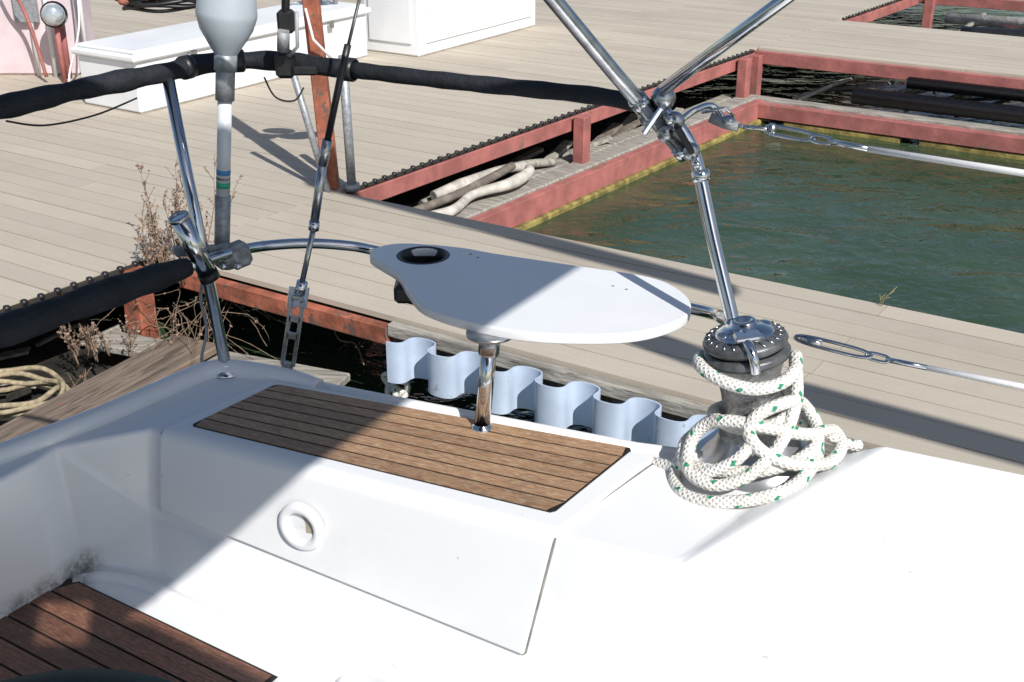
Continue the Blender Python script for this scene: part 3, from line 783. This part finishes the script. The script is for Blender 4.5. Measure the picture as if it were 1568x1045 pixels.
pa=V((-.618,yy,1.11)); pb=V((-.556,yy,1.645)); ax=(pb-pa).normalized()
def AP(z): t=(z-pa.z)/(pb.z-pa.z); return pa.lerp(pb,t)
b.tube([AP(1.11),AP(1.25)],.0165,'galv',16); b.tube([AP(1.245),AP(1.46)],.0145,'antw',16)
b.tube([AP(1.268),AP(1.280)],.0149,'green',16); b.tube([AP(1.285),AP(1.290)],.0149,'seam',16); b.tube([AP(1.296),AP(1.306)],.0149,'blue',16)
b.tube([AP(1.45),AP(1.54)],.0195,'galv',16); b.tube([AP(1.51),AP(1.545)],.023,'galv',16)
b.lathe(AP(1.535),ax,[(.018,0),(.022,.006),(.036,.028),(.052,.055),(.0585,.078),(.0595,.083),(.0595,.089),(.0585,.094),(.056,.125),(.045,.15),(.02,.163),(.001,.166)],'antdome',32)
b.ball((-.600,2.405,1.125),.030,'cast',(1.1,1,1.0)); b.box((-.575,2.40,1.13),(.05,.045,.055),'cast',((.8,.5,.2),(-.5,.8,0),(-.2,0,.9)),0,.01)
b.box((-.655,2.37,1.15),(.09,.02,.02),'cast',((.9,.4,-.1),(-.4,.9,0),(0,0,1)),0,.004)
for x in (-.60,-.57): b.lathe((x,2.372,1.115),(0,-1,.2),[(.007,0),(.007,.012),(.001,.013)],'chrome',8)
b.tube(smooth_path([(-.64,2.40,1.12),(-.655,2.37,1.05),(-.645,2.35,.98),(-.66,2.34,.91),(-.63,2.33,.88)],8),.0035,'wire',6)
b.tube(smooth_path([(-.52,2.55,1.47),(-.49,2.50,1.44),(-.45,2.49,1.435),(-.43,2.5,1.46)],8),.002,'blackp',5)
b.tube(smooth_path([(-.90,2.13,1.48),(-.86,2.2,1.455),(-.80,2.3,1.45),(-.74,2.38,1.465)],8),.002,'blackp',5)
b.make('gps_antenna')

# ------------------------------------------------------------------ winch
HS=1.20
wo=V((.448,1.930,T)); wa=V((-.040,.010,.24)).normalized()
wx=(V((1,0,0))-wa*wa.x).normalized(); wy=wa.cross(wx)
def W(ang,r,h): a=math.radians(ang); return wo+wx*math.cos(a)*r+wy*math.sin(a)*r+wa*h*HS
def WL(prof,mat,seg=48): b.lathe(wo,wa,[(r,h*HS) for r,h in prof],mat,seg)
b=MB()
WL([(.116,-.006),(.114,.006),(.102,.018),(.084,.03),(.07,.045),(.062,.055)],'skirt')
WL([(.062,.05),(.064,.056),(.055,.066),(.052,.08),(.052,.12),(.056,.148),(.064,.166),(.067,.172)],'drum')
WL([(.067,.172),(.075,.176),(.077,.183),(.074,.188),(.066,.190)],'ring')
WL([(.062,.190),(.072,.196),(.0745,.202),(.071,.208),(.057,.213),(.050,.214)],'ring')
for k in range(24):
    a0=k*15; b.tube([W(a0,.057,.2145),W(a0+5,.070,.2095)],.0016,'chromedull',5)
WL([(.052,.213),(.048,.218),(.034,.223),(.024,.226),(.022,.232),(.019,.234),(.014,.234),(.012,.226),(.001,.226)],'chrome')
for k in range(4):
    c=W(k*90+20,.040,.218); b.ball(c,.014,'chrome',(1,1,.45),12)
b.tube(smooth_path([W(262,.03,.224),W(264,.055,.220),W(268,.074,.210),W(270,.082,.196),W(270,.082,.178)],6),.009,'chrome',12)
b.box(W(266,.050,.224),(.045,.03,.012),'chrome',(wx,wy,wa),0,.004)
b.lathe(W(205,.112,.006),wa,[(.014,.012),(.016,.012),(.018,.004)],'chromedull',16)
b.lathe(W(325,.100,.010),wa,[(.010,.012),(.013,.013),(.015,.006)],'chromedull',16)
b.make('sheet_winch')
wps=[(172,.240,.010),(177,.20,.016),(188,.165,.020),(206,.145,.032),(235,.128,.034),(270,.118,.032),(315,.114,.034),(0,.10,.04),(50,.088,.045),(110,.085,.05),(160,.100,.05),(188,.135,.035),(203,.172,.014),(220,.188,.010),(240,.180,.009),(265,.162,.010),(292,.140,.014),(325,.118,.030),(10,.090,.05),(75,.076,.064),(145,.070,.076),(200,.070,.084),(250,.072,.080),(300,.073,.082),(350,.072,.092),(50,.070,.11),(110,.072,.14),(155,.080,.168),(195,.088,.174),(230,.089,.163),(265,.087,.150),(298,.087,.148),(325,.088,.155),(345,.084,.165),(0,.083,.150),(350,.082,.128),(332,.082,.105),(310,.086,.084),(288,.100,.064),(268,.120,.046),(250,.142,.030),(232,.160,.024),(213,.158,.036),(200,.125,.064),(205,.098,.086),(232,.087,.098),(264,.087,.092),(296,.092,.074),(322,.108,.056),(340,.125,.048),(350,.140,.036),(342,.150,.020),(322,.142,.016),(300,.130,.028),(280,.122,.044),(263,.108,.066),(256,.094,.090),(270,.084,.108),(300,.083,.114),(330,.083,.102),(352,.092,.080),(345,.108,.057),(325,.118,.042),(305,.118,.03)]
b=MB(); P=smooth_path([W(a,r,h+.006) for a,r,h in wps],10)
b.tube(P,.0115,'rope',14)
b.tube(smooth_path([W(350,.10,.060),W(345,.125,.045),W(348,.150,.026),W(353,.172,.012),W(356,.180,.010)],8),.0108,'rope',14)
b.tube(smooth_path([W(175,.10,.062),W(190,.13,.060),W(204,.15,.045),W(222,.150,.040),W(244,.128,.058),W(258,.10,.075)],8),.0108,'rope',14)
b.make('dock_rope')

b=MB(); b.ball((-.325,.66,1.247),.175,'teal',(1.15,.9,1),28); b.tube([(-.325,.66,.31),(-.325,.66,1.1)],.06,'sheath',20); b.make('binnacle_cover')
def src(s,r,z):
    x=-.861+.841*s+.541*r; y=6.592-.541*s+.841*r; return V((x+.51*z,y-.98*z,z))
b=MB(); b.tube([src(-.3,-.02,4.2),src(2.35,-.30,4.5)],.075,'canvas',14); b.make('far_shadow_caster')  # unseen tube added overhead to throw the shade band along the finger's far edge
b=MB(); b.tube([src(2.0,-.93,4.0),src(3.0,-1.12,4.0),src(6.5,-1.25,4.0)],.085,'canvas',14); b.make('near_shadow_caster')  # second out-of-frame tube, added for the wider shade band near the boat

# ------------------------------------------------------------------ light, camera
w=bpy.data.worlds.new("World"); scene.world=w; w.use_nodes=True; nt=w.node_tree
sky=nt.nodes.new("ShaderNodeTexSky"); sky.sky_type='NISHITA'; sky.sun_disc=False
sky.sun_elevation=math.radians(42.2); sky.sun_rotation=math.atan2(.51,-.98)
bg=nt.nodes["Background"]; nt.links.new(sky.outputs[0],bg.inputs[0]); bg.inputs[1].default_value=.095
sl=bpy.data.lights.new('sun','SUN'); sl.energy=5.0; sl.angle=math.radians(.4); sl.color=(1,.965,.915)
so=bpy.data.objects.new('sun',sl); bpy.context.collection.objects.link(so)
so.rotation_euler=V((-.51,.98,-1)).to_track_quat('-Z','Y').to_euler()
cam=bpy.data.cameras.new('camera'); cam.sensor_width=36; cam.lens=42.63; cam.clip_start=.05; cam.clip_end=500
co_=bpy.data.objects.new('camera',cam); bpy.context.collection.objects.link(co_); co_.location=(0,0,2); co_.rotation_euler=(math.radians(66),0,0)
scene.camera=co_
scene.view_settings.view_transform='Standard'; scene.view_settings.look='None'; scene.view_settings.exposure=0
